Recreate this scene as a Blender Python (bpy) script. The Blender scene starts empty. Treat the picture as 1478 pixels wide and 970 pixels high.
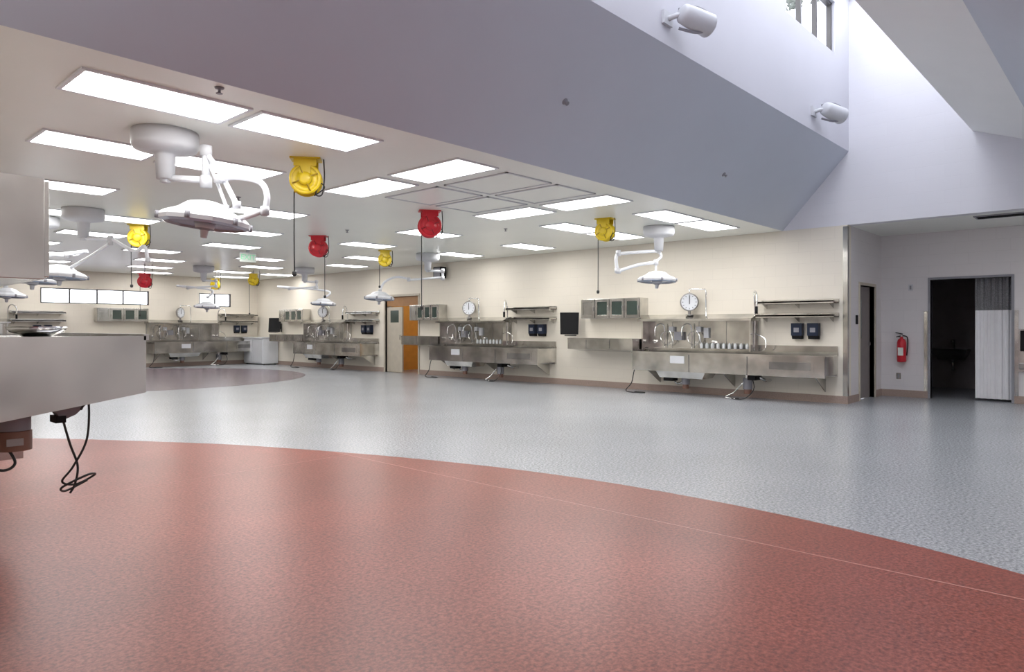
import bpy, bmesh, math, random
from mathutils import Vector, Matrix
random.seed(3)
scene = bpy.context.scene
scene.view_settings.view_transform = 'Standard'
scene.view_settings.look = 'None'

# ------------------------------------------------------------ materials
def new_mat(name):
    m = bpy.data.materials.new(name); m.use_nodes = True
    nt = m.node_tree
    return m, nt, nt.nodes['Principled BSDF']

def plain(name, col, rough=0.5, metal=0.0, var=0.06, scale=6.0, bump=0.0, emit=0.0, spec=0.5):
    m, nt, b = new_mat(name)
    b.inputs['Roughness'].default_value = rough
    b.inputs['Metallic'].default_value = metal
    b.inputs['Specular IOR Level'].default_value = spec
    g = nt.nodes.new('ShaderNodeNewGeometry')
    n = nt.nodes.new('ShaderNodeTexNoise'); n.inputs['Scale'].default_value = scale
    n.inputs['Detail'].default_value = 4
    nt.links.new(g.outputs['Position'], n.inputs['Vector'])
    r = nt.nodes.new('ShaderNodeValToRGB')
    r.color_ramp.elements[0].position = 0.3; r.color_ramp.elements[1].position = 0.7
    r.color_ramp.elements[0].color = tuple(c*(1-var) for c in col)+(1,)
    r.color_ramp.elements[1].color = tuple(min(1,c*(1+var)) for c in col)+(1,)
    nt.links.new(n.outputs['Fac'], r.inputs['Fac'])
    nt.links.new(r.outputs['Color'], b.inputs['Base Color'])
    if emit:
        b.inputs['Emission Color'].default_value = col+(1,)
        b.inputs['Emission Strength'].default_value = emit
    return m

def block_wall(name, col, line=0.93, rough=0.45):
    m, nt, b = new_mat(name)
    g = nt.nodes.new('ShaderNodeNewGeometry')
    s = nt.nodes.new('ShaderNodeSeparateXYZ'); nt.links.new(g.outputs['Position'], s.inputs[0])
    a = nt.nodes.new('ShaderNodeMath'); a.operation = 'ADD'
    nt.links.new(s.outputs['X'], a.inputs[0]); nt.links.new(s.outputs['Y'], a.inputs[1])
    c = nt.nodes.new('ShaderNodeCombineXYZ')
    nt.links.new(a.outputs[0], c.inputs[0]); nt.links.new(s.outputs['Z'], c.inputs[1])
    br = nt.nodes.new('ShaderNodeTexBrick')
    br.inputs['Scale'].default_value = 1.0
    br.inputs['Brick Width'].default_value = 0.41; br.inputs['Row Height'].default_value = 0.203
    br.inputs['Mortar Size'].default_value = 0.004; br.inputs['Mortar Smooth'].default_value = 0.3
    br.inputs['Color1'].default_value = col+(1,)
    br.inputs['Color2'].default_value = tuple(x*0.985 for x in col)+(1,)
    br.inputs['Mortar'].default_value = tuple(x*line for x in col)+(1,)
    nt.links.new(c.outputs[0], br.inputs['Vector'])
    nt.links.new(br.outputs['Color'], b.inputs['Base Color'])
    b.inputs['Roughness'].default_value = rough
    bp = nt.nodes.new('ShaderNodeBump'); bp.invert = True
    bp.inputs['Strength'].default_value = 0.25; bp.inputs['Distance'].default_value = 0.004
    nt.links.new(br.outputs['Fac'], bp.inputs['Height']); nt.links.new(bp.outputs['Normal'], b.inputs['Normal'])
    return m

def terrazzo(name, c1, c2, c3, rough=0.3, lo=0.95, hi=1.04, spec=0.5):
    m, nt, b = new_mat(name)
    b.inputs['Specular IOR Level'].default_value = spec
    g = nt.nodes.new('ShaderNodeNewGeometry')
    n = nt.nodes.new('ShaderNodeTexNoise'); n.inputs['Scale'].default_value = 48; n.inputs['Detail'].default_value = 3
    n.inputs['Roughness'].default_value = 0.7
    nt.links.new(g.outputs['Position'], n.inputs['Vector'])
    r = nt.nodes.new('ShaderNodeValToRGB')
    r.color_ramp.elements[0].position = 0.33; r.color_ramp.elements[1].position = 0.67
    r.color_ramp.elements[0].color = c1+(1,); r.color_ramp.elements[1].color = c3+(1,)
    e = r.color_ramp.elements.new(0.5); e.color = c2+(1,)
    nt.links.new(n.outputs['Fac'], r.inputs['Fac'])
    n2 = nt.nodes.new('ShaderNodeTexNoise'); n2.inputs['Scale'].default_value = 0.7; n2.inputs['Detail'].default_value = 3
    nt.links.new(g.outputs['Position'], n2.inputs['Vector'])
    mr = nt.nodes.new('ShaderNodeMapRange'); mr.inputs[1].default_value=0.3; mr.inputs[2].default_value=0.7
    mr.inputs[3].default_value=lo; mr.inputs[4].default_value=hi
    nt.links.new(n2.outputs['Fac'], mr.inputs[0])
    mx = nt.nodes.new('ShaderNodeVectorMath'); mx.operation='SCALE'
    nt.links.new(r.outputs['Color'], mx.inputs[0]); nt.links.new(mr.outputs[0], mx.inputs['Scale'])
    nt.links.new(mx.outputs[0], b.inputs['Base Color'])
    b.inputs['Roughness'].default_value = rough
    return m

def steel_mat(name, col=(0.60,0.59,0.57), rough=0.2):
    m, nt, b = new_mat(name)
    b.inputs['Metallic'].default_value = 1.0
    b.inputs['Roughness'].default_value = rough
    g = nt.nodes.new('ShaderNodeNewGeometry')
    n3 = nt.nodes.new('ShaderNodeTexNoise'); n3.inputs['Scale'].default_value = 2.2; n3.inputs['Detail'].default_value = 2
    nt.links.new(g.outputs['Position'], n3.inputs['Vector'])
    r = nt.nodes.new('ShaderNodeValToRGB')
    r.color_ramp.elements[0].position=0.35; r.color_ramp.elements[1].position=0.65
    r.color_ramp.elements[0].color = tuple(c*0.70 for c in col)+(1,); r.color_ramp.elements[1].color = tuple(min(1,c*1.2) for c in col)+(1,)  # broad dark and light tones painted in to stand for uneven reflections
    nt.links.new(n3.outputs['Fac'], r.inputs['Fac']); nt.links.new(r.outputs['Color'], b.inputs['Base Color'])
    bp = nt.nodes.new('ShaderNodeBump'); bp.inputs['Strength'].default_value=0.12; bp.inputs['Distance'].default_value=0.03
    nt.links.new(n3.outputs['Fac'], bp.inputs['Height']); nt.links.new(bp.outputs['Normal'], b.inputs['Normal'])
    return m

M_BEIGE = block_wall('painted_block_cream', (0.78,0.725,0.63))
M_ALC   = block_wall('painted_block_white', (0.73,0.70,0.71))
M_ENDW  = block_wall('painted_block_cool', (0.74,0.74,0.79), 0.97)
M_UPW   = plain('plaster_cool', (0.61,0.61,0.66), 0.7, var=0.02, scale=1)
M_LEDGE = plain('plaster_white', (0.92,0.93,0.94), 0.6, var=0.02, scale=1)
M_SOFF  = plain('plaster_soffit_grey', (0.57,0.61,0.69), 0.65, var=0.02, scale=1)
M_CEIL  = plain('ceiling_paint', (0.84,0.86,0.81), 0.3, var=0.02, scale=1)
M_GREY  = terrazzo('floor_epoxy_grey', (0.19,0.20,0.22), (0.335,0.347,0.372), (0.49,0.505,0.535), 0.25)
M_RED   = terrazzo('floor_epoxy_red', (0.13,0.033,0.022), (0.245,0.063,0.043), (0.36,0.105,0.075), 0.34, 0.78,1.1, 0.35)
M_RED2  = terrazzo('floor_epoxy_plum', (0.12,0.085,0.11), (0.18,0.14,0.17), (0.25,0.20,0.235), 0.22)
M_BASE  = plain('cove_base_tan', (0.36,0.27,0.23), 0.45, var=0.12, scale=60)
M_STRIP = plain('inlay_strip', (0.50,0.26,0.22), 0.4)
M_STEEL = steel_mat('brushed_steel', (0.62,0.61,0.58), 0.19)
M_STEELD= steel_mat('brushed_steel_dark', (0.33,0.32,0.31), 0.3)
M_CHROME= plain('chrome', (0.8,0.8,0.8), 0.12, 1.0, var=0.01)
M_WHITE = plain('white_enamel', (0.74,0.76,0.80), 0.3, var=0.02)
M_WHITE2= plain('off_white_plastic', (0.58,0.59,0.62), 0.45, var=0.02)
M_GREYP = plain('grey_plastic', (0.26,0.26,0.29), 0.45)
M_BLACK = plain('black_plastic', (0.010,0.010,0.011), 0.65, spec=0.2)
M_NAVY  = plain('navy_plastic', (0.012,0.02,0.045), 0.35, spec=0.3)
M_RUB   = plain('black_rubber', (0.02,0.02,0.02), 0.6)
M_YEL   = plain('yellow_enamel', (0.72,0.53,0.01), 0.35)
M_YELD  = plain('yellow_enamel_dark', (0.38,0.25,0.01), 0.4)
M_REDE  = plain('red_enamel', (0.60,0.015,0.03), 0.3)
M_REDD  = plain('red_enamel_dark', (0.30,0.01,0.02), 0.4)
M_LGLASS= plain('lamp_blue_glass', (0.32,0.40,0.55), 0.15)
M_DGLASS= plain('cabinet_glass', (0.05,0.07,0.06), 0.08)
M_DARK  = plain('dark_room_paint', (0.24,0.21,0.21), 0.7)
M_DFRAME= plain('bronze_frame', (0.07,0.065,0.065), 0.4, 0.3)
M_TAN   = plain('door_frame_tan', (0.50,0.45,0.37), 0.45)
M_ORANGE= plain('ochre_paint', (0.74,0.38,0.08), 0.5)
M_WOODB = plain('brown_paint', (0.34,0.18,0.08), 0.5)
M_MOTOR = plain('motor_brown', (0.20,0.10,0.07), 0.4)
M_GREEN = plain('exit_green', (0.25,0.6,0.38), 0.4, emit=0.4)
M_SIGNW = plain('sign_face', (0.75,0.80,0.74), 0.4)
M_LEAF  = plain('tree_foliage', (0.10,0.11,0.10), 0.9, var=0.5, scale=5)
M_CURT  = plain('curtain_cloth', (0.88,0.88,0.90), 0.8, var=0.02)
M_MESHC = plain('curtain_mesh', (0.22,0.22,0.23), 0.8, var=0.35, scale=60)
M_BOTTLE= plain('clear_bottle', (0.62,0.64,0.66), 0.1)

def emis(name, col, st):
    m, nt, b = new_mat(name)
    b.inputs['Base Color'].default_value = (0.9,0.9,0.9,1)
    b.inputs['Emission Color'].default_value = col+(1,)
    g = nt.nodes.new('ShaderNodeNewGeometry')
    n = nt.nodes.new('ShaderNodeTexNoise'); n.inputs['Scale'].default_value=3
    nt.links.new(g.outputs['Position'], n.inputs['Vector'])
    mr = nt.nodes.new('ShaderNodeMapRange'); mr.inputs[3].default_value=st*0.95; mr.inputs[4].default_value=st*1.05
    nt.links.new(n.outputs['Fac'], mr.inputs[0]); nt.links.new(mr.outputs[0], b.inputs['Emission Strength'])
    return m
M_TUBE = emis('troffer_diffuser', (1.0,0.985,0.965), 13.5)

# ------------------------------------------------------------ mesh builder
class B:
    def __init__(self):
        self.bm = bmesh.new(); self.mats = []
    def mi(self, m):
        if m not in self.mats: self.mats.append(m)
        return self.mats.index(m)
    def faces(self, fs, m, smooth=False):
        i = self.mi(m)
        for f in fs:
            f.material_index = i; f.smooth = smooth
    def box(self, x0,x1,y0,y1,z0,z1, m):
        v = [self.bm.verts.new((x,y,z)) for x in (x0,x1) for y in (y0,y1) for z in (z0,z1)]
        q = [(0,1,3,2),(4,6,7,5),(0,4,5,1),(2,3,7,6),(0,2,6,4),(1,5,7,3)]
        self.faces([self.bm.faces.new([v[i] for i in f]) for f in q], m)
        return self
    def hexa(self, pts, m):   # 8 pts: bottom 4 ccw, top 4 ccw
        v = [self.bm.verts.new(p) for p in pts]
        q = [(3,2,1,0),(4,5,6,7),(0,1,5,4),(1,2,6,5),(2,3,7,6),(3,0,4,7)]
        self.faces([self.bm.faces.new([v[i] for i in f]) for f in q], m)
    def prism(self, poly, axis, a0, a1, m):
        def P(p,a):
            return {'x':(a,p[0],p[1]),'y':(p[0],a,p[1]),'z':(p[0],p[1],a)}[axis]
        v0 = [self.bm.verts.new(P(p,a0)) for p in poly]; v1 = [self.bm.verts.new(P(p,a1)) for p in poly]
        n = len(poly)
        fs = [self.bm.faces.new(v0), self.bm.faces.new(list(reversed(v1)))]
        for i in range(n):
            fs.append(self.bm.faces.new([v0[i],v1[i],v1[(i+1)%n],v0[(i+1)%n]]))
        self.faces(fs, m)
    def tube(self, pts, r, m, seg=8, smooth_path=0, radii=None):
        pts = [Vector(p) for p in pts]
        if smooth_path:
            out=[]
            n=len(pts)
            for i in range(n-1):
                p0=pts[max(i-1,0)];p1=pts[i];p2=pts[i+1];p3=pts[min(i+2,n-1)]
                for k in range(smooth_path):
                    t=k/smooth_path
                    out.append(0.5*((2*p1)+(-p0+p2)*t+(2*p0-5*p1+4*p2-p3)*t*t+(-p0+3*p1-3*p2+p3)*t**3))
            out.append(pts[-1]); pts=out
        rings=[]; prev=None
        for i,p in enumerate(pts):
            t = (pts[min(i+1,len(pts)-1)]-pts[max(i-1,0)])
            if t.length<1e-9: t=Vector((0,0,1))
            t.normalize()
            if prev is None:
                a = Vector((0,0,1)) if abs(t.z)<0.9 else Vector((1,0,0))
                u = t.cross(a).normalized()
            else:
                u = (prev - t*prev.dot(t))
                if u.length<1e-6: u = t.orthogonal()
                u.normalize()
            prev=u; w=t.cross(u)
            rr = radii[i] if radii else r
            rings.append([self.bm.verts.new(p+rr*(math.cos(2*math.pi*k/seg)*u+math.sin(2*math.pi*k/seg)*w)) for k in range(seg)])
        fs=[]
        for a,b in zip(rings,rings[1:]):
            for k in range(seg):
                fs.append(self.bm.faces.new([a[k],a[(k+1)%seg],b[(k+1)%seg],b[k]]))
        self.faces(fs,m,True)
        self.faces([self.bm.faces.new(list(reversed(rings[0]))),self.bm.faces.new(rings[-1])],m)
    def lathe(self, prof, c, axis, m, seg=24, smooth=True):
        ax = Vector(axis).normalized(); u = ax.orthogonal().normalized(); w = ax.cross(u); c=Vector(c)
        rings=[]
        for r,h in prof:
            if r<1e-6: rings.append([self.bm.verts.new(c+ax*h)])
            else: rings.append([self.bm.verts.new(c+ax*h+r*(math.cos(2*math.pi*k/seg)*u+math.sin(2*math.pi*k/seg)*w)) for k in range(seg)])
        for j,(a,b) in enumerate(zip(rings,rings[1:])):
            fs=[]
            for k in range(seg):
                k2=(k+1)%seg
                if len(a)==1 and len(b)==1: continue
                if len(a)==1: fs.append(self.bm.faces.new([a[0],b[k2],b[k]]))
                elif len(b)==1: fs.append(self.bm.faces.new([a[k],a[k2],b[0]]))
                else: fs.append(self.bm.faces.new([a[k],a[k2],b[k2],b[k]]))
            self.faces(fs, m[j] if isinstance(m,list) else m, smooth)
    def cyl(self, p0, p1, r, m, seg=20):
        p0=Vector(p0); p1=Vector(p1); h=(p1-p0).length
        self.lathe([(0,0),(r,0),(r,0.0001),(r,h-0.0001),(r,h),(0,h)], p0, p1-p0, m, seg, True)
    def finish(self, name, M=None, bevel=0.0, keep_origin=False):
        if M is not None: self.bm.transform(M)
        bmesh.ops.recalc_face_normals(self.bm, faces=self.bm.faces)
        me = bpy.data.meshes.new(name); 
        if not keep_origin and len(self.bm.verts):
            xs=[v.co.x for v in self.bm.verts]; ys=[v.co.y for v in self.bm.verts]; zs=[v.co.z for v in self.bm.verts]
            o=Vector(((min(xs)+max(xs))/2,(min(ys)+max(ys))/2,min(zs)))
            self.bm.transform(Matrix.Translation(-o))
        else: o=Vector((0,0,0))
        self.bm.to_mesh(me); self.bm.free()
        for m in self.mats: me.materials.append(m)
        ob = bpy.data.objects.new(name, me); ob.location=o
        scene.collection.objects.link(ob)
        if bevel:
            md=ob.modifiers.new('bevel','BEVEL'); md.width=bevel; md.segments=2; md.limit_method='ANGLE'; md.angle_limit=math.radians(50)
            md.harden_normals=False
        return ob

# ------------------------------------------------------------ room shell
H=3.05
XR=12.6; XL=0.5; YF=24.3; XA=14.63; YS=-5.0; XB=-1.5
b=B(); b.box(XB-0.2,18.0,YS-0.2,YF+0.2,-0.12,0.0,M_GREY); b.finish('floor',keep_origin=True)

def catmull(pts,n=8):
    out=[]; L=len(pts)
    for i in range(L-1):
        p0=Vector(pts[max(i-1,0)]);p1=Vector(pts[i]);p2=Vector(pts[i+1]);p3=Vector(pts[min(i+2,L-1)])
        for k in range(n):
            t=k/n
            out.append(0.5*((2*p1)+(-p0+p2)*t+(2*p0-5*p1+4*p2-p3)*t*t+(-p0+3*p1-3*p2+p3)*t**3))
    out.append(Vector(pts[-1])); return [tuple(p) for p in out]
edge=[(0.5,11.55),(1.35,10.75),(1.98,10.0),(2.6,9.15),(3.14,8.3),(3.66,7.385),(4.25,5.95),(4.65,4.623),(4.835,3.545),(4.87,2.582),(4.816,1.777),(4.70,1.113),(4.517,0.489),(4.1,-0.6),(3.4,-1.8),(2.4,-3.0),(1.0,-4.0),(-1.5,-4.8)]
poly=catmull(edge)+[(-1.5,3.2),(0.5,3.2)]
b=B(); b.prism(poly,'z',0.0,0.002,M_RED)
b.box(4.095,4.105,-2.0,6.25,0.002,0.003,M_STRIP)
b.box(0.5,4.095,6.042,6.050,0.002,0.003,M_STRIP)
b.finish('floor_inlay_red',keep_origin=True)
b=B()
b.prism([(6.6+4.3*math.cos(a*math.pi/32),19.4+4.4*math.sin(a*math.pi/32)) for a in range(64) ][:],'z',0.0,0.002,M_RED2)
b.finish('floor_inlay_far',keep_origin=True)

DY0,DY1,DZ=15.1,16.6,2.2
b=B()
b.box(XR,XR+0.2,3.8,DY0,0,H,M_BEIGE); b.box(XR,XR+0.2,DY1,YF,0,H,M_BEIGE); b.box(XR,XR+0.2,DY0,DY1,DZ,H,M_BEIGE)
b.finish('wall_right',keep_origin=True)
b=B()
b.box(XR,XR+0.2,YS,4.95,H+0.001,7.0,M_ENDW)
b.finish('wall_right_upper',keep_origin=True)
b=B()
b.box(XR+0.2,15.0,DY1+0.3,DY1+0.4,0,2.7,M_ORANGE)
b.box(XR+0.2,15.0,DY0-0.3,DY0-0.2,0,2.7,M_ORANGE)
b.box(15.0,15.1,DY0-0.3,DY1+0.4,0,2.7,M_ORANGE)
b.box(XR+0.2,15.1,DY0-0.3,DY1+0.4,2.7,2.8,M_WHITE2)
b.finish('wall_doorway_room',keep_origin=True)
M_TUBE2 = emis('small_diffuser', (1.0,0.985,0.965), 10.0)
b=B(); b.box(13.4,14.4,15.6,15.95,2.68,2.7,M_TUBE2); b.finish('ceiling_light_fixture')
b=B()
b.box(XR-0.02,XR+0.22,DY0-0.06,DY0,0,DZ+0.06,M_TAN); b.box(XR-0.02,XR+0.22,DY1,DY1+0.06,0,DZ+0.06,M_TAN); b.box(XR-0.02,XR+0.22,DY0,DY1,DZ,DZ+0.06,M_TAN)
b.finish('door_frame_1',keep_origin=True)
b=B()
b.box(XR+0.05,XR+0.10,DY1-0.72,DY1-0.01,0.01,DZ-0.3,M_TAN)
b.box(XR+0.045,XR+0.105,DY1-0.56,DY1-0.18,1.45,1.8,M_DGLASS)
b.box(XR+0.02,XR+0.05,DY1-0.66,DY1-0.62,0.95,1.1,M_CHROME)
b.box(XR+0.05,XR+0.10,DY0+0.01,DY1-0.01,DZ-0.28,DZ-0.005,M_WOODB)
b.finish('door_1')

WZ0,WZ1=2.04,2.50
wins=[(5.78,8.83),(10.46,11.6)]
b=B()
xs=XL
b.box(XL,XR+0.2,YF,YF+0.2,0,WZ0,M_BEIGE); b.box(XL,XR+0.2,YF,YF+0.2,WZ1,H,M_BEIGE)
for (a,c) in wins:
    b.box(xs,a,YF,YF+0.2,WZ0,WZ1,M_BEIGE); xs=c
b.box(xs,XR+0.2,YF,YF+0.2,WZ0,WZ1,M_BEIGE)
b.finish('wall_far',keep_origin=True)
for i,(a,c) in enumerate(wins):
    b=B(); n=4 if i==0 else 2
    b.box(a,c,YF+0.02,YF+0.08,WZ0,WZ0+0.03,M_DFRAME); b.box(a,c,YF+0.02,YF+0.08,WZ1-0.03,WZ1,M_DFRAME)
    for k in range(n+1):
        x=a+(c-a-0.04)*k/n
        b.box(x,x+0.04,YF+0.02,YF+0.08,WZ0,WZ1,M_DFRAME)
    b.finish('window_%d'%(i+1))
b=B(); b.box(XL-0.2,XL,3.2,YF,0,H,M_BEIGE); b.finish('wall_left',keep_origin=True)
b=B(); b.box(XB,XL,3.2,3.3,0,H,M_ALC); b.finish('wall_left_return',keep_origin=True)
b=B(); b.box(XB-0.2,XB,YS,3.4,0,7.0,M_ALC); b.finish('wall_entrance',keep_origin=True)
b=B(); b.box(XB-0.2,XA+0.2,YS-0.2,YS,0,7.0,M_ALC); b.finish('wall_near',keep_origin=True)
b=B()
RD0,RD1,RDZ=13.27,14.17,2.06
b.box(XR+0.2,RD0,3.8,3.95,0,H,M_ALC); b.box(RD1,XA+0.12,3.8,3.95,0,H,M_ALC); b.box(RD0,RD1,3.8,3.95,RDZ,H,M_ALC)
b.finish('wall_alcove_side',keep_origin=True)
b=B()
b.box(RD0-0.05,RD0,3.78,3.97,0,RDZ+0.05,M_TAN); b.box(RD1,RD1+0.05,3.78,3.97,0,RDZ+0.05,M_TAN); b.box(RD0,RD1,3.78,3.97,RDZ,RDZ+0.05,M_TAN)
b.finish('door_frame_2',keep_origin=True)
b=B()
b.box(RD0+0.005,RD1-0.005,3.88,3.925,0.01,RDZ-0.005,M_DARK)
b.box(RD0+0.2,RD0+0.4,3.875,3.93,1.1,1.8,M_DGLASS)
b.cyl((RD1-0.08,3.84,1.0),(RD1-0.08,3.88,1.0),0.03,M_CHROME)
b.finish('door_2')
b=B()
AD0,AD1,ADZ=1.756,2.976,2.18
b.box(XA,XA+0.12,YS,AD0,0,H,M_ALC); b.box(XA,XA+0.12,AD1,3.8,0,H,M_ALC); b.box(XA,XA+0.12,AD0,AD1,ADZ,H,M_ALC)
b.finish('wall_alcove_back',keep_origin=True)
b=B()
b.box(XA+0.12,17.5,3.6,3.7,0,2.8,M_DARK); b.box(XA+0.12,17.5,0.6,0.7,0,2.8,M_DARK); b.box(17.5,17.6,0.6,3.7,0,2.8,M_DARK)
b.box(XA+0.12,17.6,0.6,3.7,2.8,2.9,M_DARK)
b.finish('wall_back_room',keep_origin=True)
b=B()
b.box(XA-0.015,XA+0.13,AD0-0.04,AD0,0,ADZ+0.04,M_GREYP); b.box(XA-0.015,XA+0.13,AD1,AD1+0.04,0,ADZ+0.04,M_GREYP); b.box(XA-0.015,XA+0.13,AD0,AD1,ADZ,ADZ+0.04,M_GREYP)
b.finish('door_frame_3',keep_origin=True)
b=B(); b.box(XR+0.2,XA+0.12,YS,3.95,H,H+0.15,M_CEIL); b.finish('ceiling_alcove',keep_origin=True)
b=B(); b.box(XL-0.2,XR+0.2,4.9,YF+0.2,H,H+0.15,M_CEIL); b.finish('ceiling',keep_origin=True)
b=B(); b.box(XB,XR,YS,0.3,H,H+0.15,M_CEIL); b.finish('ceiling_near',keep_origin=True)
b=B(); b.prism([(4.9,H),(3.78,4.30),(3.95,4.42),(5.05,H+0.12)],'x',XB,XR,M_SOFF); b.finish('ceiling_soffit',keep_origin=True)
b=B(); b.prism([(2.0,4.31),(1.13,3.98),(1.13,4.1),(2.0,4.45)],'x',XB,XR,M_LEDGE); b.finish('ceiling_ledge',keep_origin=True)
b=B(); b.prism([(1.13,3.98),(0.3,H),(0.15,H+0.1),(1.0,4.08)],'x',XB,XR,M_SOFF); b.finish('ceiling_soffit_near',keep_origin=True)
cw=[(0.0,2.05),(3.28,5.33),(6.56,8.61),(9.85,11.9)]
CZ0,CZ1=5.76,6.6
b=B()
b.box(XB,XR,3.78,3.95,4.30,CZ0,M_UPW); b.box(XB,XR,3.78,3.95,CZ1,7.0,M_UPW)
x=XB
for a,c in cw:
    b.box(x,a,3.78,3.95,CZ0,CZ1,M_UPW); x=c
b.box(x,XR,3.78,3.95,CZ0,CZ1,M_UPW)
b.finish('wall_clerestory',keep_origin=True)
for i,(a,c) in enumerate(cw):
    b=B()
    b.box(a,c,3.83,3.9,CZ0,CZ0+0.05,M_DFRAME); b.box(a,c,3.83,3.9,CZ1-0.05,CZ1,M_DFRAME)
    for k in range(4):
        x=a+(c-a-0.05)*k/3
        b.box(x,x+0.05,3.83,3.9,CZ0,CZ1,M_DFRAME)
    b.finish('window_%d'%(i+3))
b=B(); b.box(XB,XR,1.85,2.0,4.35,7.0,M_UPW); b.finish('wall_monitor_near',keep_origin=True)
b=B()  # unseen open roof grid, added so sky light falls into the well
for k in range(13):
    x=XB+(XR-XB)*k/12
    b.box(x-0.04,x+0.04,2.0,3.8,6.9,7.0,M_WHITE)
b.box(XB,XR,2.0,2.12,6.9,7.0,M_WHITE); b.box(XB,XR,3.68,3.8,6.9,7.0,M_WHITE)
b.finish('added_skylight_frame',keep_origin=True)

b=B(); b.box(XR-0.012,XR,3.8,DY0-0.06,0,0.13,M_BASE); b.box(XR-0.012,XR,DY1+0.06,YF,0,0.13,M_BASE); b.finish('baseboard_right',keep_origin=True)
b=B(); b.box(XL,XR-0.012,YF-0.012,YF,0,0.13,M_BASE); b.finish('baseboard_far',keep_origin=True)
b=B(); b.box(XR-0.012,RD0-0.05,3.788,3.8,0,0.13,M_BASE); b.box(RD1+0.05,XA,3.788,3.8,0,0.13,M_BASE); b.finish('baseboard_alcove_side',keep_origin=True)
b=B(); b.box(XA-0.012,XA,AD1+0.04,3.788,0,0.13,M_BASE); b.box(XA-0.012,XA,YS,AD0-0.04,0,0.13,M_BASE); b.finish('baseboard_alcove_back',keep_origin=True)
b=B(); b.box(XL,XL+0.012,3.3,YF,0,0.13,M_BASE); b.finish('baseboard_left',keep_origin=True)
b=B(); b.box(XR-0.006,XR,3.8,3.87,0.13,H-0.02,M_STEEL); b.box(XR-0.006,XR+0.07,3.794,3.8,0.13,H-0.02,M_STEEL); b.finish('trim_1',keep_origin=True)
b=B(); b.box(XA-0.022,XA,AD1+0.045,AD1+0.10,0.13,1.6,M_STEEL); b.finish('trim_2',keep_origin=True)
b=B(); b.box(XA-0.022,XA,AD0-0.10,AD0-0.045,0.13,1.6,M_STEEL); b.finish('trim_3',keep_origin=True)

# ------------------------------------------------------------ troffers
def troffer(x0,x1,y0,y1):
    b=B(); t=0.03
    z0,z1=H-0.016,H
    b.box(x0-t,x1+t,y0-t,y0,z0,z1,M_WHITE); b.box(x0-t,x1+t,y1,y1+t,z0,z1,M_WHITE)
    b.box(x0-t,x0,y0,y1,z0,z1,M_WHITE); b.box(x1,x1+t,y0,y1,z0,z1,M_WHITE)
    b.box(x0,x1,y0,y1,z0+0.006,z1,M_TUBE)
    b.finish('ceiling_light_fixture')
T=[]
for x0 in (1.52,2.80,9.15,10.45): T.append((x0,x0+1.15,5.3,5.83))
for x0,x1 in ((1.75,2.72),(2.88,4.02),(9.15,10.3),(10.45,11.6)): T.append((x0,x1,7.17,7.70))
for x0 in (4.92,7.6):
    T.append((x0,x0+0.56,5.27,6.38)); T.append((x0,x0+0.56,6.62,7.74))
for y0 in (9.6,):
    for x0 in (2.0,4.7,7.95,10.75): T.append((x0,x0+1.1,y0,y0+0.53))
for x0 in (2.3,3.45,5.6,8.25,10.9): T.append((x0+0.0,x0+1.05,11.9,12.43))
for x0 in (3.75,6.4,9.9): T.append((x0,x0+1.05,14.2,14.73))
for x0 in (3.2,5.6,8.2,10.8): T.append((x0,x0+1.05,16.4,16.93))
for x0 in (4.2,6.6,9.4): T.append((x0,x0+1.05,18.6,19.13))
for x0 in (4.6,7.2,9.6,11.2): T.append((x0,x0+1.05,20.9,21.43))
for x0 in (5.2,8.0,10.6): T.append((x0,x0+1.05,23.0,23.5))
for y0 in (-1.0,-3.2):  # unseen fixtures behind the camera, added to light the foreground
    for x0 in (0.2,2.80,6.0,9.15): T.append((x0,x0+1.15,y0,y0+0.53))
for t in T: troffer(*t)
b=B()
b.box(13.2,14.3,-1.2,-0.7,H-0.018,H,M_TUBE); b.finish('ceiling_light_fixture')

for y0 in (5.32,6.5):
    for x0,x1 in ((5.72,6.52),(6.62,7.42)):
        b=B(); t=0.03; y1=y0+1.05
        b.box(x0,x1,y0,y0+t,H-0.012,H,M_WHITE2); b.box(x0,x1,y1-t,y1,H-0.012,H,M_WHITE2)
        b.box(x0,x0+t,y0,y1,H-0.012,H,M_WHITE2); b.box(x1-t,x1,y0,y1,H-0.012,H,M_WHITE2)
        b.box(x0+t,x1-t,y0+t,y1-t,H-0.005,H,M_CEIL)
        b.finish('ceiling_access_panel')
def sprinkler(p, ax=(0,0,-1)):
    b=B(); b.lathe([(0,0),(0.035,0),(0.03,0.010),(0.010,0.012),(0.010,0.04),(0.024,0.042),(0.024,0.046),(0,0.046)],p,ax,M_GREYP,12)
    b.finish('fire_sprinkler')
for p in ((2.3,5.0,H),(4.4,9.0,H),(7.2,10.6,H),(9.0,8.4,H)): sprinkler(p)
sn=(0,-0.745,-0.667)
sprinkler((5.6,4.4,3.608),sn); sprinkler((9.4,4.5,3.496),sn)

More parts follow.
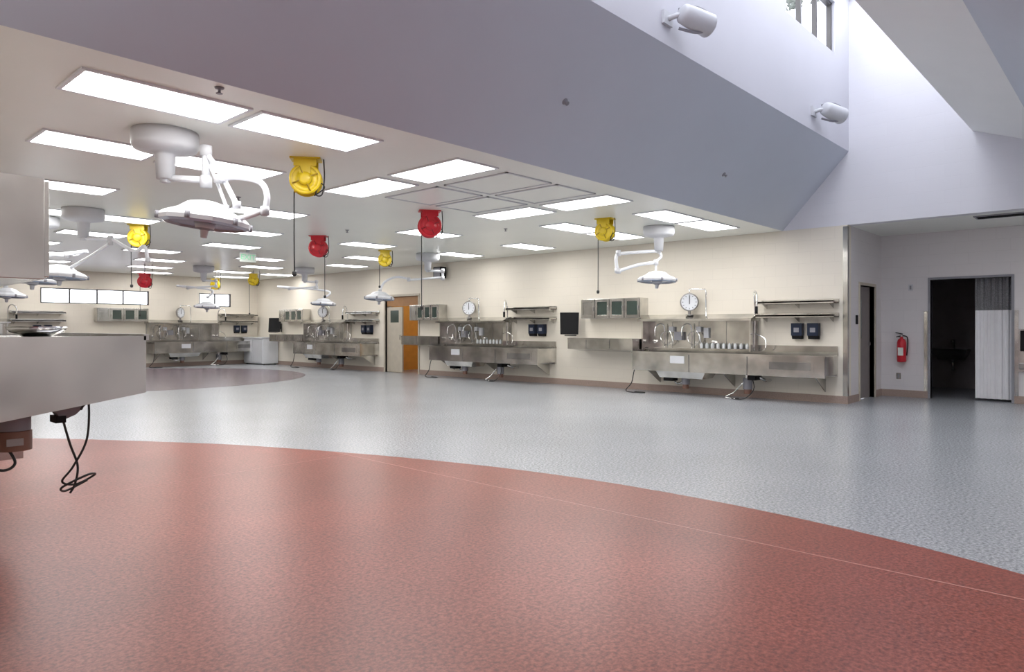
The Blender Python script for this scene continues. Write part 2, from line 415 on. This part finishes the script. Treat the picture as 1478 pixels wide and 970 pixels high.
# ------------------------------------------------------------ surgical lamps
Ldir=Vector((-0.6756,0.7373,0))
def lamp_head(b,c,R,tilt=(0,0,1),handle=True):
    s=R/0.38
    pr=[(0,.17),(.08,.165),(.16,.145),(.23,.09),(.33,.045),(.365,.02),(.38,0),(.375,-.035),(.33,-.05),(.31,-.03),(0,-.02)]
    ms=[M_WHITE,M_WHITE,M_WHITE,M_WHITE2,M_WHITE,M_WHITE,M_WHITE2,M_LGLASS,M_GREYP,M_LGLASS]
    b.lathe([(r*s,h*s) for r,h in pr],c,tilt,ms,12,False)
    a=Vector(tilt).normalized()
    for k in range(6):
        an=k*math.pi/3
        u=a.orthogonal().normalized(); w=a.cross(u)
        d=math.cos(an)*u+math.sin(an)*w
        p=Vector(c)+a*(-0.01*s)+d*0.375*s
        b.lathe([(0,-.03*s),(.022*s,-.03*s),(.022*s,.03*s),(0,.03*s)],p,a,M_GREYP,8)
    if handle:
        b.lathe([(0,-.02),(.09,-.02),(.075,-.07),(.035,-.085),(.026,-.15),(0,-.155)],c,tilt,[M_WHITE2,M_WHITE2,M_GREYP,M_WHITE2,M_WHITE2],14)
def surgical_lamp(m, segs, head, R=0.36, stem=0.42, tilt=(0.05,0,1), drum=0.28):
    m=Vector(m)
    b=B()
    b.lathe([(0,0),(drum*0.98,0),(drum,-.03),(drum,-.12),(drum*0.93,-.16),(drum*0.5,-.185),(.10,-.19),(.085,-.21),(.075,-stem),(0,-stem)],m,(0,0,1),M_WHITE2,32)
    for pts,r in segs:
        b.tube([m+Vector(p) for p in pts],r,M_WHITE,10,6 if len(pts)>2 else 0)
        for p in (pts[0],pts[-1]):
            q=m+Vector(p); b.lathe([(0,-r*1.5),(r*1.5,-r*1.3),(r*1.5,r*1.3),(0,r*1.5)],q,(0,0,1),M_WHITE2,12)
    lamp_head(b,m+Vector(head),R,tilt)
    return b.finish('surgical_ceiling_lamp')
def off(x,y,z): return (x-2.5,y-6.5,z-3.05)
surgical_lamp((2.5,6.5,H),[
   ([off(2.5,6.5,2.64),off(2.74,6.22,2.62)],0.03),
   ([off(2.74,6.22,2.60),off(2.74,6.22,2.88)],0.035),
   ([off(2.74,6.22,2.87),off(2.80,6.02,2.62),off(2.83,5.82,2.36)],0.024),
   ([off(2.76,6.26,2.83),off(2.78,6.10,2.60),off(2.78,5.90,2.34)],0.015),
   ([off(2.75,6.0,2.60),off(2.84,5.80,2.60),off(2.93,5.60,2.54),off(2.95,5.52,2.42),off(2.92,5.50,2.28)],0.026),
   ([off(2.92,5.50,2.29),off(2.80,5.70,2.23),off(2.66,5.95,2.25)],0.024),
   ],off(2.63,5.98,2.22),0.375,0.42,(0.08,-0.06,1))
def LZ(l,z): v=Ldir*l; return (v.x,v.y,z)
surgical_lamp((10.62,6.28,H),[
   ([LZ(0,-.42),LZ(.35,-.44),LZ(.70,-.47)],0.028),
   ([LZ(.70,-.45),LZ(.74,-.55),LZ(.72,-.76)],0.03),
   ([LZ(.70,-.77),LZ(.35,-.66),LZ(.05,-.62)],0.03),
   ([LZ(.05,-.60),LZ(-.04,-.52),LZ(.0,-.42)],0.024),
   ([LZ(.05,-.62),LZ(.05,-.80)],0.02)],LZ(.03,-.92),0.34,0.42,drum=.27)
def lamp_side(m,l=1.1,sg=1,R=0.36,zh=-1.05):
    surgical_lamp(m,[
     ([LZ(0,-.40),LZ(-.35*sg,-.42)],0.028),
     ([LZ(-.35*sg,-.40),LZ(-.35*sg,-.58)],0.032),
     ([LZ(-.35*sg,-.56),LZ(.45*sg,-.62)],0.026),
     ([LZ(.45*sg,-.60),LZ(.75*sg,-.55),LZ((l-.12)*sg,-.68),LZ((l-.02)*sg,-.88)],0.028)],LZ(l*sg,zh),R,0.40)
lamp_side((10.8,12.6,H),1.15)
lamp_side((10.9,18.2,H),-0.55)
lamp_side((3.05,12.9,H),-0.1,-1,0.36,-1.0)
lamp_side((3.3,18.6,H),0.6,-1)
lamp_side((8.7,19.9,H),-0.1,1,0.34,-1.15)
surgical_lamp((3.3,11.6,H),[
   ([LZ(0,-.42),LZ(-.4,-.45)],0.028),
   ([LZ(-.4,-.43),LZ(-.75,-.62),LZ(-.9,-.55),LZ(-.95,-.75)],0.026),
   ([LZ(-.4,-.5),LZ(-.1,-.7),LZ(.25,-.9)],0.024)],LZ(.35,-.98),0.36,0.42)

# ------------------------------------------------------------ reels
def reel(p, m1, m2, R=0.15, axis=(-0.62,-0.78,0), drop=0.0, cord=0.9, cside=-0.12, loop=True, name='cord_reel'):
    p=Vector(p); ax=Vector(axis).normalized(); sd=ax.cross(Vector((0,0,1))).normalized()
    if sd.dot(Ldir)>0: sd=-sd
    b=B()
    c=p+Vector((0,0,-drop-R-0.06))
    if drop>0: b.cyl(p,p+Vector((0,0,-drop-0.01)),0.018,M_WHITE2,10)
    top=p+Vector((0,0,-drop))
    w=R*0.95
    def obox(cn,hx,hz,ha,mat):
        v=[]
        for dz in (-hz,hz):
            for s,a in ((-1,-1),(1,-1),(1,1),(-1,1)):
                v.append(cn+sd*hx*s+ax*ha*a+Vector((0,0,dz)))
        b.hexa(v,mat)
    obox(top+Vector((0,0,-0.008)),w,0.008,0.10,m1)
    for s in (-1,1):
        obox(top+Vector((0,0,-0.05))+ax*0.085*s,w*0.75,0.042,0.005,m1)
        obox(c+ax*0.088*s+Vector((0,0,R*0.5)),w*0.35,R*0.55,0.006,m1)
    b.lathe([(0,-.10),(.04,-.10),(.045,-.085),(R,-.075),(R*1.02,-.068),(R,-.06),(R*.72,-.058),(R*.72,.058),(R,.06),(R*1.02,.068),(R,.075),(R*.82,.083),(R*.80,.078),(R*.45,.085),(R*.43,.10),(R*.25,.105),(0,.11)],
        c,ax,[m1,m1,m1,m1,m1,m1,M_RUB,m2,m1,m1,m1,m2,m1,m2,m1,m1],24)
    for k in range(4):
        an=k*math.pi/2+.4
        d=math.cos(an)*sd+math.sin(an)*Vector((0,0,1))
        b.tube([c+ax*.098+d*.03,c+ax*.088+d*R*.85],0.008,m2,6)
    g=c+sd*cside+Vector((0,0,-R*0.75))
    b.tube([c+sd*cside*0.4+Vector((0,0,-R*0.5)),g],0.02,m1,8)
    if cord>0:
        b.tube([g,g+Vector((0,0,-cord*0.5)),g+Vector((0.01,0.01,-cord))],0.007,M_RUB,6,3)
        b.lathe([(0,-.03),(.022,-.02),(.024,.02),(0,.03)],g+Vector((0.01,0.01,-cord)),(0,0,1),M_RUB,10)
    if loop:
        b.tube([p+sd*(R*1.1),p+sd*(R*1.15)+Vector((0,0,-R*1.2)),c+sd*(R*1.0)+Vector((0,0,-R*0.9)),c+sd*(R*.6)+Vector((0,0,-R*.9)),c+sd*(R*.9)+Vector((0,0,-R*.2)),c+sd*R*1.15+Vector((0,0,-R*.5)),c+sd*.5*R+Vector((0,0,-R))],0.007,M_RUB,6,5)
    b.finish(name)
reel((3.88,6.45,H),M_YEL,M_YELD,0.16,cord=0.85)
reel((9.25,6.45,H),M_YEL,M_YELD,0.15,axis=(-0.95,-0.2,0),cord=0.85)
reel((6.85,7.95,H),M_REDE,M_REDD,0.17,axis=(-0.55,-0.83,0),cord=1.1,name='hose_reel')
reel((7.3,11.7,H),M_REDE,M_REDD,0.17,axis=(-0.7,-0.7,0),cord=0.8,cside=0.12,name='hose_reel')
reel((9.7,12.8,H),M_YEL,M_YELD,0.15,cord=0.5)
reel((4.45,12.7,H),M_YEL,M_YELD,0.16,cord=0.7)
reel((7.3,20.4,H),M_REDE,M_REDD,0.17,drop=0.25,cord=0.8,name='hose_reel')
reel((9.9,21.8,H),M_YEL,M_YELD,0.14,drop=0.2,cord=0.5)
reel((10.35,20.2,H),M_YEL,M_YELD,0.15,drop=0.1,cord=0.9)

# exit sign
b=B()
b.cyl((7.6,15.1,H),(7.6,15.1,H-0.05),0.04,M_WHITE2,12)
b.box(7.41,7.79,15.085,15.115,H-0.26,H-0.05,M_SIGNW)
b.box(7.405,7.795,15.08,15.12,H-0.06,H-0.045,M_WHITE2)
sg=b.finish('exit_sign')
cu=bpy.data.curves.new('exit_text','FONT'); cu.body='EXIT'; cu.size=0.17; cu.extrude=0.003; cu.align_x='CENTER'; cu.align_y='CENTER'
cu.materials.append(M_GREEN)
to=bpy.data.objects.new('exit_lettering',cu); scene.collection.objects.link(to)
to.parent=sg; to.location=Vector((7.6,15.082,H-0.157))-sg.location; to.rotation_euler=(math.pi/2,0,0)

b=B(); b.box(12.32,12.52,13.85,14.15,2.62,2.92,M_BLACK); b.box(12.31,12.32,13.88,14.12,2.65,2.89,M_GREYP); b.box(12.52,12.6,13.95,14.05,2.72,2.82,M_BLACK); b.finish('black_loudspeaker',bevel=0.01)

def white_speaker(x,z):
    b=B(); y=3.78
    b.box(x-.30,x-.12,y-.03,y,z-.07,z+.07,M_WHITE2)
    b.tube([(x-.2,y-.02,z),(x-.16,y-.12,z+.02),(x-.05,y-.2,z)],0.03,M_WHITE2,8,4)
    b.lathe([(0,-.22),(.07,-.22),(.10,-.19),(.115,-.05),(.12,.10),(.125,.16),(.115,.175),(.10,.165),(0,.16)],(x+.02,y-.24,z-.01),(0.85,-0.35,-0.18),
            [M_WHITE2,M_WHITE2,M_WHITE2,M_WHITE2,M_WHITE2,M_WHITE2,M_GREYP,M_GREYP],20)
    b.tube([(x-.12,y-.1,z+.10),(x,y-.22,z+.13),(x+.1,y-.3,z+.09)],0.016,M_GREYP,8,4)
    b.tube([(x-.12,y-.1,z-.10),(x,y-.22,z-.14),(x+.1,y-.3,z-.12)],0.016,M_GREYP,8,4)
    b.finish('white_loudspeaker')
white_speaker(6.75,4.57); white_speaker(11.1,4.58)

# ------------------------------------------------------------ autopsy station
def station(M, wing=(1.07,0.84,0.78), s1=5.45, cab_end=5.3, monitor=True, wing_n=0.6, detail=True, cabn=0.33, cords=True):
    b=B(); S=M_STEEL
    zt=0.82; zb=0.46; e=0.002
    b.box(0.05,3.75,0.62,0.68,zb,zt,S)
    b.box(0.05,3.75,e,0.06,zb,zt+0.04,S)
    b.box(0.05,0.10,0.06,0.62,zb+.04,zt,S); b.box(3.70,3.75,0.06,0.62,zb,zt,S)
    b.box(1.28,1.34,0.06,0.62,zb,zt,S)
    b.box(0.10,1.28,0.06,0.62,zt-0.09,zt-0.06,S)
    b.box(1.34,3.70,0.06,0.62,0.52,0.55,S)
    b.box(0.03,3.77,0.66,0.70,zt-0.02,zt+0.012,S)
    b.box(0.22,1.02,0.68,0.688,0.55,0.74,S); b.box(0.27,0.97,0.688,0.693,0.58,0.71,M_STEELD)
    b.box(1.36,1.38,0.68,0.686,zb,zt-0.03,M_STEELD); b.box(2.5,2.52,0.68,0.686,zb,zt-0.03,M_STEELD)
    b.box(2.6,2.9,0.68,0.69,0.62,0.76,M_WHITE2)
    for k in range(14):
        s=1.42+k*0.16
        b.box(s,s+0.02,0.08,0.61,zt-0.05,zt-0.035,S)
    for n in (0.2,0.35,0.5): b.box(1.34,3.70,n,n+0.015,zt-0.064,zt-0.05,S)
    b.hexa([(2.3,.12,.33),(3.2,.12,.33),(3.2,.55,.33),(2.3,.55,.33),(2.2,.08,.5),(3.3,.08,.5),(3.3,.6,.5),(2.2,.6,.5)],S)
    b.box(1.45,3.78,e,0.05,zt+0.04,1.43,S)
    b.box(0.05,1.45,e,0.03,zt,0.98,S)
    for s in (1.47,3.74): b.box(s,s+0.03,0.05,0.30,0.86,1.43,S)
    for s in (2.05,2.62,3.2): b.box(s,s+0.008,0.05,0.056,0.9,1.42,M_STEELD)
    b.box(1.5,3.7,0.05,0.16,0.885,0.90,S)
    b.prism([(e,1.43),(0.40,1.43),(0.40,1.47),(0.36,1.475),(0.10,1.56),(e,1.56)],'x',1.42,3.82,S)
    b.cyl((1.5,0.35,0.52),(1.5,0.35,0.36),0.05,M_CHROME); b.cyl((1.5,0.35,0.38),(1.5,0.35,0.18),0.085,M_GREYP)
    b.cyl((1.5,0.35,0.19),(1.5,0.35,0.10),0.07,M_MOTOR)
    b.tube([(1.5,0.35,0.42),(1.3,0.33,0.40),(1.22,0.2,0.34),(1.22,0.02,0.34)],0.025,M_CHROME,8,4)
    b.cyl((2.75,0.35,0.34),(2.75,0.35,0.2),0.08,M_GREYP); b.cyl((2.75,0.35,0.2),(2.75,0.35,0.12),0.06,M_MOTOR)
    b.tube([(2.75,.35,.28),(2.95,.3,.2),(3.1,.2,.3),(3.1,.02,.34)],0.02,M_CHROME,8,4)
    b.box(1.28,1.42,0.25,0.55,0.36,0.44,M_BLACK); b.box(2.95,3.15,0.3,0.5,0.26,0.36,M_BLACK)
    for s in (0.25,1.9,3.5):
        b.prism([(e,0.46),(0.5,0.46),(e,0.18)],'x',s,s+0.02,S)
    if cords:
        b.tube([(1.35,.5,.4),(1.30,.56,.2),(1.45,.62,.03),(1.7,.6,.02),(1.6,.5,.02)],0.009,M_RUB,6,5)
        b.tube([(1.55,.45,.3),(1.7,.5,.12),(1.85,.52,.03),(1.62,.62,.02)],0.012,M_CHROME,6,5)
    wt,wf,wk=wing; s0=3.80; wn=wing_n
    t=0.02
    b.prism([(e,wk),(wn-0.0,wf),(wn,wt),(wn-t,wt),(wn-t,wf+t),(t,wk+t),(t,wt+0.0),(e,wt)],'x',s0+0.015,s1-0.015,S)
    b.prism([(e,wk),(wn,wf),(wn,wt),(e,wt)],'x',s0,s0+0.015,S); b.prism([(e,wk),(wn,wf),(wn,wt),(e,wt)],'x',s1-0.015,s1,S)
    b.box(s0+0.015,s1-0.015,t,wn-t,wt-0.03,wt-0.01,S)
    b.box(s0,s1,wn-0.01,wn+0.012,wt-0.02,wt+0.008,S)
    for s in (s0+0.55,s0+1.15): b.box(s,s+0.012,wn,wn+0.004,wf+0.03,wt-0.03,M_STEELD)
    q=-0.15
    b.tube([(1.62+q,.16,.86),(1.6+q,.16,1.5),(1.6+q,.17,1.78),(1.58+q,.24,1.93),(1.52+q,.33,1.96),(1.45+q,.42,1.86),(1.45+q,.44,1.66)],0.016,M_CHROME,8,5)
    b.tube([(1.45+q,.44,1.68),(1.45+q,.44,1.55)],0.026,M_BLACK,8)
    b.tube([(1.62+q,.16,1.2),(1.40+q,.2,1.1),(1.36+q,.25,.95),(1.42+q,.25,.88)],0.010,M_CHROME,6,5)
    for cs in (3.35,2.75):
        b.tube([(cs,.1,.9),(cs,.12,1.3),(cs+.05,.2,1.38),(cs+.1,.3,1.3),(cs+.1,.32,1.12)],0.012,M_CHROME,8,5)
        b.tube([(cs-.12,.14,1.25),(cs-.2,.16,1.1),(cs-.12,.18,.96),(cs,.18,1.0),(cs+.06,.16,1.12),(cs-.02,.14,1.22),(cs-.16,.14,1.18),(cs-.22,.16,1.0)],0.008,M_CHROME,6,5)
        b.box(cs-.2,cs-.1,.05,.12,1.22,1.32,M_WHITE2)
    b.box(2.95,3.12,.05,.14,1.05,1.22,M_GREYP); b.box(2.4,2.5,.05,.1,1.1,1.3,M_WHITE2)
    for s in (1.55,2.3,3.6): b.cyl((s,.05,1.02),(s,.10,1.02),0.035,M_CHROME,12)
    if cords: b.tube([(3.72,.45,.62),(3.74,.62,.45),(3.78,.66,.2),(3.9,.68,.03),(3.6,.72,.015),(3.5,.62,.015),(3.75,.6,.02)],0.010,M_RUB,6,5)
    b.finish('autopsy_sink_station',M,bevel=0.003)
    if detail:
        for k in range(9):
            bb=B(); s=1.62+k*0.115
            bb.lathe([(0,0),(.028,0),(.03,.01),(.03,.08),(.013,.095),(.013,.11),(0,.11)],(s,.11,.90),(0,0,1),M_BOTTLE,12)
            bb.finish('clear_bottle',M)
    b=B(); cs=2.75; cz=1.80
    b.cyl((cs,.2,1.535),(cs,.2,1.64),0.03,M_STEELD,12); b.lathe([(0,0),(.08,0),(.07,.02),(0,.02)],(cs,.2,1.54),(0,0,1),M_STEELD,16)
    ax=Vector((-0.45,0.9,0)).normalized(); c0=Vector((cs,.2,cz))
    b.lathe([(0,-.06),(.15,-.05),(.175,-.03),(.18,.02),(.17,.035),(.155,.03),(0,.026)],c0,ax,[M_STEELD]*5+[M_WHITE],28)
    sd=ax.cross(Vector((0,0,1)))
    for k in range(12):
        a=k*math.pi/6; d=math.cos(a)*sd+Vector((0,0,math.sin(a)))
        b.tube([c0+ax*.031+d*.115,c0+ax*.031+d*.14],0.005,M_BLACK,5)
    b.tube([c0+ax*.034-Vector((0,0,.04)),c0+ax*.034+Vector((0,0,.12))],0.007,M_BLACK,5)
    b.tube([(cs,.2,1.96),(cs,.2,2.06)],0.014,M_CHROME,8)
    b.tube([(cs-.35,.2,1.52),(cs-.35,.2,2.0),(cs-.33,.2,2.04),(cs-.02,.2,2.055),(cs,.2,2.04)],0.014,M_CHROME,8)
    b.finish('hanging_dial_scale',M)
    b=B(); c0,c1=3.80,cab_end; z0,z1=1.50,1.92; cn=cabn
    b.box(c0,c1,e,cn-0.02,z0,z1,M_STEEL)
    n=4; w=(c1-c0)/n
    for k in range(n):
        a=c0+k*w+.012; q=a+w-.024
        b.box(a,a+.05,cn-.02,cn,z0+.01,z1-.01,M_STEEL); b.box(q-.05,q,cn-.02,cn,z0+.01,z1-.01,M_STEEL)
        b.box(a+.05,q-.05,cn-.02,cn,z0+.01,z0+.07,M_STEEL); b.box(a+.05,q-.05,cn-.02,cn,z1-.07,z1-.01,M_STEEL)
        b.box(a+.05,q-.05,cn-.019,cn-.010,z0+.07,z1-.07,M_DGLASS if k!=3 else M_STEEL)
        b.box(a+.02,a+.03,cn,cn+.02,z0+.16,z0+.26,M_CHROME)
    b.finish('glass_door_cabinet',M,bevel=0.003)
    for z in (1.50,1.74):
        b=B()
        b.box(0.03,1.38,e,0.30,z,z+0.025,M_STEEL); b.box(0.03,1.38,0.28,0.30,z-0.02,z+0.03,M_STEEL); b.box(0.03,1.38,e,0.02,z-.02,z+0.06,M_STEEL)
        for s in (0.12,0.7,1.28): b.prism([(e,z),(0.26,z),(e,z-0.10)],'x',s,s+0.012,M_STEEL)
        b.finish('steel_shelf',M)
    for s in (0.34,0.62):
        b=B()
        b.box(s,s+.19,e,.12,1.16,1.38,M_NAVY); b.prism([(e,1.10),(.09,1.10),(.12,1.16),(e,1.16)],'x',s+.01,s+.18,M_BLACK)
        b.box(s+.05,s+.14,.12,.125,1.22,1.3,M_GREYP)
        b.finish('soap_dispenser',M,bevel=0.012)
    if monitor:
        b=B(); o=-0.32
        b.box(6.0+o,6.05+o,e,.03,1.15,1.45,M_BLACK); b.tube([(6.02+o,.02,1.3),(6.02+o,.12,1.3),(6.0+o,.26,1.36)],0.025,M_BLACK,8)
        b.hexa([(5.80+o,.18,1.15),(6.10+o,.44,1.15),(6.07+o,.48,1.15),(5.77+o,.22,1.15),(5.84+o,.10,1.64),(6.16+o,.38,1.64),(6.13+o,.42,1.64),(5.81+o,.14,1.64)],M_BLACK)
        b.hexa([(5.8+o,.25,1.12),(6.0+o,.42,1.12),(5.9+o,.55,1.12),(5.7+o,.38,1.12),(5.8+o,.25,1.14),(6.0+o,.42,1.14),(5.9+o,.55,1.14),(5.7+o,.38,1.14)],M_BLACK)
        b.finish('computer_monitor',M,bevel=0.004)

def frame(x,y,rot): return Matrix.Translation((x,y,0))@Matrix.Rotation(math.radians(rot),4,'Z')
station(frame(XR,3.9,90))
station(frame(XR,10.1,90),monitor=False,cab_end=5.0,s1=5.0)
station(frame(XR,16.85,90),monitor=True,detail=False)
station(frame(12.5,YF,180),monitor=False,detail=False)
station(frame(6.4,YF,180),monitor=False,detail=False)
station(frame(XL,9.1,-90),wing=(1.263,1.007,0.90),s1=5.75,cab_end=5.72,wing_n=0.705,monitor=False,cabn=0.34,cords=False)

# foreground extra parts under left wing
b=B()
b.cyl((0.76,3.6,0.96),(0.76,3.6,0.86),0.062,M_GREYP); b.cyl((0.76,3.6,0.858),(0.76,3.6,0.775),0.066,M_MOTOR)
b.box(0.72,0.78,3.53,3.535,0.80,0.83,M_STEELD)
b.finish('drain_disposer_motor')
b=B()
b.prism([(0.82,0.99),(1.02,1.01),(1.02,0.95),(0.98,0.91),(0.93,0.89),(0.90,0.93),(0.82,0.95)],'y',3.55,3.62,M_GREYP)
b.box(0.90,0.94,3.54,3.63,0.88,0.91,M_BLACK)
b.tube([(1.0,3.55,0.93),(1.03,3.55,0.97),(1.025,3.55,0.8),(0.97,3.55,0.68),(0.94,3.6,0.61),(1.0,3.62,0.585),(1.07,3.6,0.62),(1.02,3.52,0.64),(0.92,3.52,0.60),(0.95,3.58,0.57),(1.04,3.6,0.60)],0.005,M_RUB,8,8)
b.tube([(0.93,3.56,0.90),(0.96,3.56,0.78),(0.99,3.56,0.68),(0.98,3.56,0.60),(0.96,3.56,0.56)],0.005,M_RUB,8,8)
b.tube([(0.74,3.6,0.78),(0.76,3.58,0.72),(0.71,3.55,0.70),(0.62,3.55,0.74)],0.006,M_RUB,8,6)
b.finish('power_cord')
b=B()
b.lathe([(0,0.0),(.05,0.0),(.10,.03),(.115,.05),(.12,.05),(.105,.025),(.05,-.0+.006),(0,.006)],(0.88,3.75,1.255),(0,0,1),M_CHROME,24)
b.finish('steel_bowl')

b=B()
b.box(12.0,12.58,22.75,24.1,0.04,0.92,M_WHITE); b.box(11.97,12.0,22.78,23.4,0.08,0.88,M_WHITE2); b.box(11.97,12.0,23.44,24.07,0.08,0.88,M_WHITE2)
b.box(11.95,12.58,22.73,24.12,0.92,0.96,M_WHITE2)
for y in (22.8,24.0):
    b.box(12.05,12.1,y,y+.05,0,0.04,M_BLACK); b.box(12.48,12.53,y,y+.05,0,0.04,M_BLACK)
b.finish('white_base_cabinet',bevel=0.006)

# ------------------------------------------------------------ alcove items
b=B(); x,y=XA-0.09,3.43
b.lathe([(0,0),(.07,0),(.078,.02),(.078,.36),(.06,.42),(.025,.44),(.025,.47),(0,.47)],(x,y,0.66),(0,0,1),M_REDE,20)
b.box(x-.02,x+.088,y-.012,y+.012,1.0,1.03,M_BLACK)
b.cyl((x,y,1.12),(x,y,1.17),0.022,M_CHROME,12)
b.prism([(y-.02,1.17),(y+.10,1.20),(y+.10,1.215),(y-.02,1.19)],'x',x-.012,x+.012,M_BLACK)
b.prism([(y-.02,1.14),(y+.09,1.12),(y+.09,1.135),(y-.02,1.16)],'x',x-.01,x+.01,M_BLACK)
b.tube([(x,y-.02,1.15),(x-.02,y-.10,1.12),(x-.02,y-.105,.95),(x-.02,y-.09,.78)],0.012,M_RUB,8,5)
b.box(x-.082,x-.074,y-.045,y+.045,.78,.93,M_SIGNW)
b.finish('fire_extinguisher')
def plate(nm,x,y,z,w=.075,h=.115,m=M_WHITE2):
    b=B(); b.box(x-.008,x,y-w/2,y+w/2,z-h/2,z+h/2,m); b.box(x-.011,x-.008,y-w*.2,y+w*.2,z-h*.3,z+h*.3,M_GREYP); b.finish(nm)
plate('electrical_outlet',XA,3.5,0.39,m=M_STEEL); plate('electrical_outlet',XA,3.3,2.05,m=M_WHITE2)
b=B(); b.box(13.05,13.15,3.785,3.8,1.36,1.52,M_BLACK); b.finish('room_sign')
b=B(); b.box(XA-.13,XA-.001,1.34,1.645,0.55,1.28,M_STEEL); b.box(XA-.14,XA-.13,1.37,1.62,0.9,1.25,M_BLACK); b.prism([(XA-.22,.62),(XA-.001,.55),(XA-.001,.7),(XA-.22,.7)],'y',1.36,1.63,M_STEELD); b.finish('drinking_fountain',bevel=0.01)
b=B(); b.box(12.95,13.3,1.0,2.05,H-0.015,H,M_GREYP)
for k in range(5): b.box(13.0+k*.055,13.02+k*.055,1.03,2.02,H-0.02,H-0.014,M_BLACK)
b.finish('ceiling_air_vent')
def curtain(x,y0,y1,z0,z1,zm):
    b=B(); n=60
    rows=[z0,zm,z1]; vs=[]
    for z,amp in zip(rows,(0.018,0.014,0.04)):
        vs.append([b.bm.verts.new((x+amp*math.sin(k*0.6)+0.4*amp*math.sin(k*1.7),y0+(y1-y0)*k/n,z)) for k in range(n+1)])
    for r in range(2):
        fs=[b.bm.faces.new([vs[r][k],vs[r][k+1],vs[r+1][k+1],vs[r+1][k]]) for k in range(n)]
        b.faces(fs,M_CURT if r==0 else M_MESHC,True)
    b.tube([(x,y0-1.0,z1+.02),(x,y1+1.1,z1+.02)],0.014,M_CHROME,8)
    return b.finish('cubicle_curtain')
curtain(14.82,1.76,2.31,0.04,2.35,1.61)
b=B()
b.hexa([(17.15,2.9,.62),(17.49,2.9,.62),(17.49,3.35,.62),(17.15,3.35,.62),(17.0,2.8,.85),(17.49,2.8,.85),(17.49,3.45,.85),(17.0,3.45,.85)],M_STEELD)
b.tube([(17.45,3.1,.85),(17.45,3.1,1.05),(17.3,3.1,1.05),(17.28,3.1,.98)],0.015,M_CHROME,8)
b.tube([(17.3,3.1,.64),(17.3,3.1,.4),(17.49,3.1,.4)],0.025,M_CHROME,8)
b.finish('wash_basin')
b=B(); b.box(17.49,17.5,2.6,2.68,1.2,1.32,M_SIGNW); b.finish('light_switch')

# outside trees seen through clerestory
for i,(x,y,h) in enumerate(((20.0,6.6,10.8),(23.5,8.6,12.4))):
    b=B()
    b.tube([(x,y,0),(x+.1,y,h*.5),(x-.1,y,h*.8)],0.15,M_LEAF,8,3,)
    for k in range(320):
        p=Vector((x+random.gauss(0,1.1),y+random.gauss(0,.9),h*.88+random.gauss(0,1.1)))
        r=random.uniform(.05,.14)
        b.lathe([(0,-r),(r*.8,-r*.4),(r,r*.2),(r*.5,r*.8),(0,r)],p,(random.random(),random.random(),1),M_LEAF,6,False)
        if k%8==0: b.tube([(x,y,h*.7),p],0.025,M_LEAF,5)
    b.finish('tree')
b=B(); b.box(-20,40,YF+0.3,60,-0.3,-0.2,M_GREY); b.finish('ground_outside',keep_origin=True)

# ------------------------------------------------------------ world
w=bpy.data.worlds.new('overcast'); scene.world=w; w.use_nodes=True
nt=w.node_tree; bg=nt.nodes['Background']
bg.inputs['Color'].default_value=(0.90,0.93,1.0,1); bg.inputs['Strength'].default_value=5.0

# ------------------------------------------------------------ camera
cam=bpy.data.cameras.new('camera'); co=bpy.data.objects.new('camera',cam); scene.collection.objects.link(co)
co.location=(0,0,1.3); co.rotation_euler=(math.pi/2,0,math.radians(-47.5))
cam.sensor_width=36; cam.lens=1005/1478*36; cam.shift_y=-12/1478; cam.clip_start=0.05; cam.clip_end=200
scene.camera=co
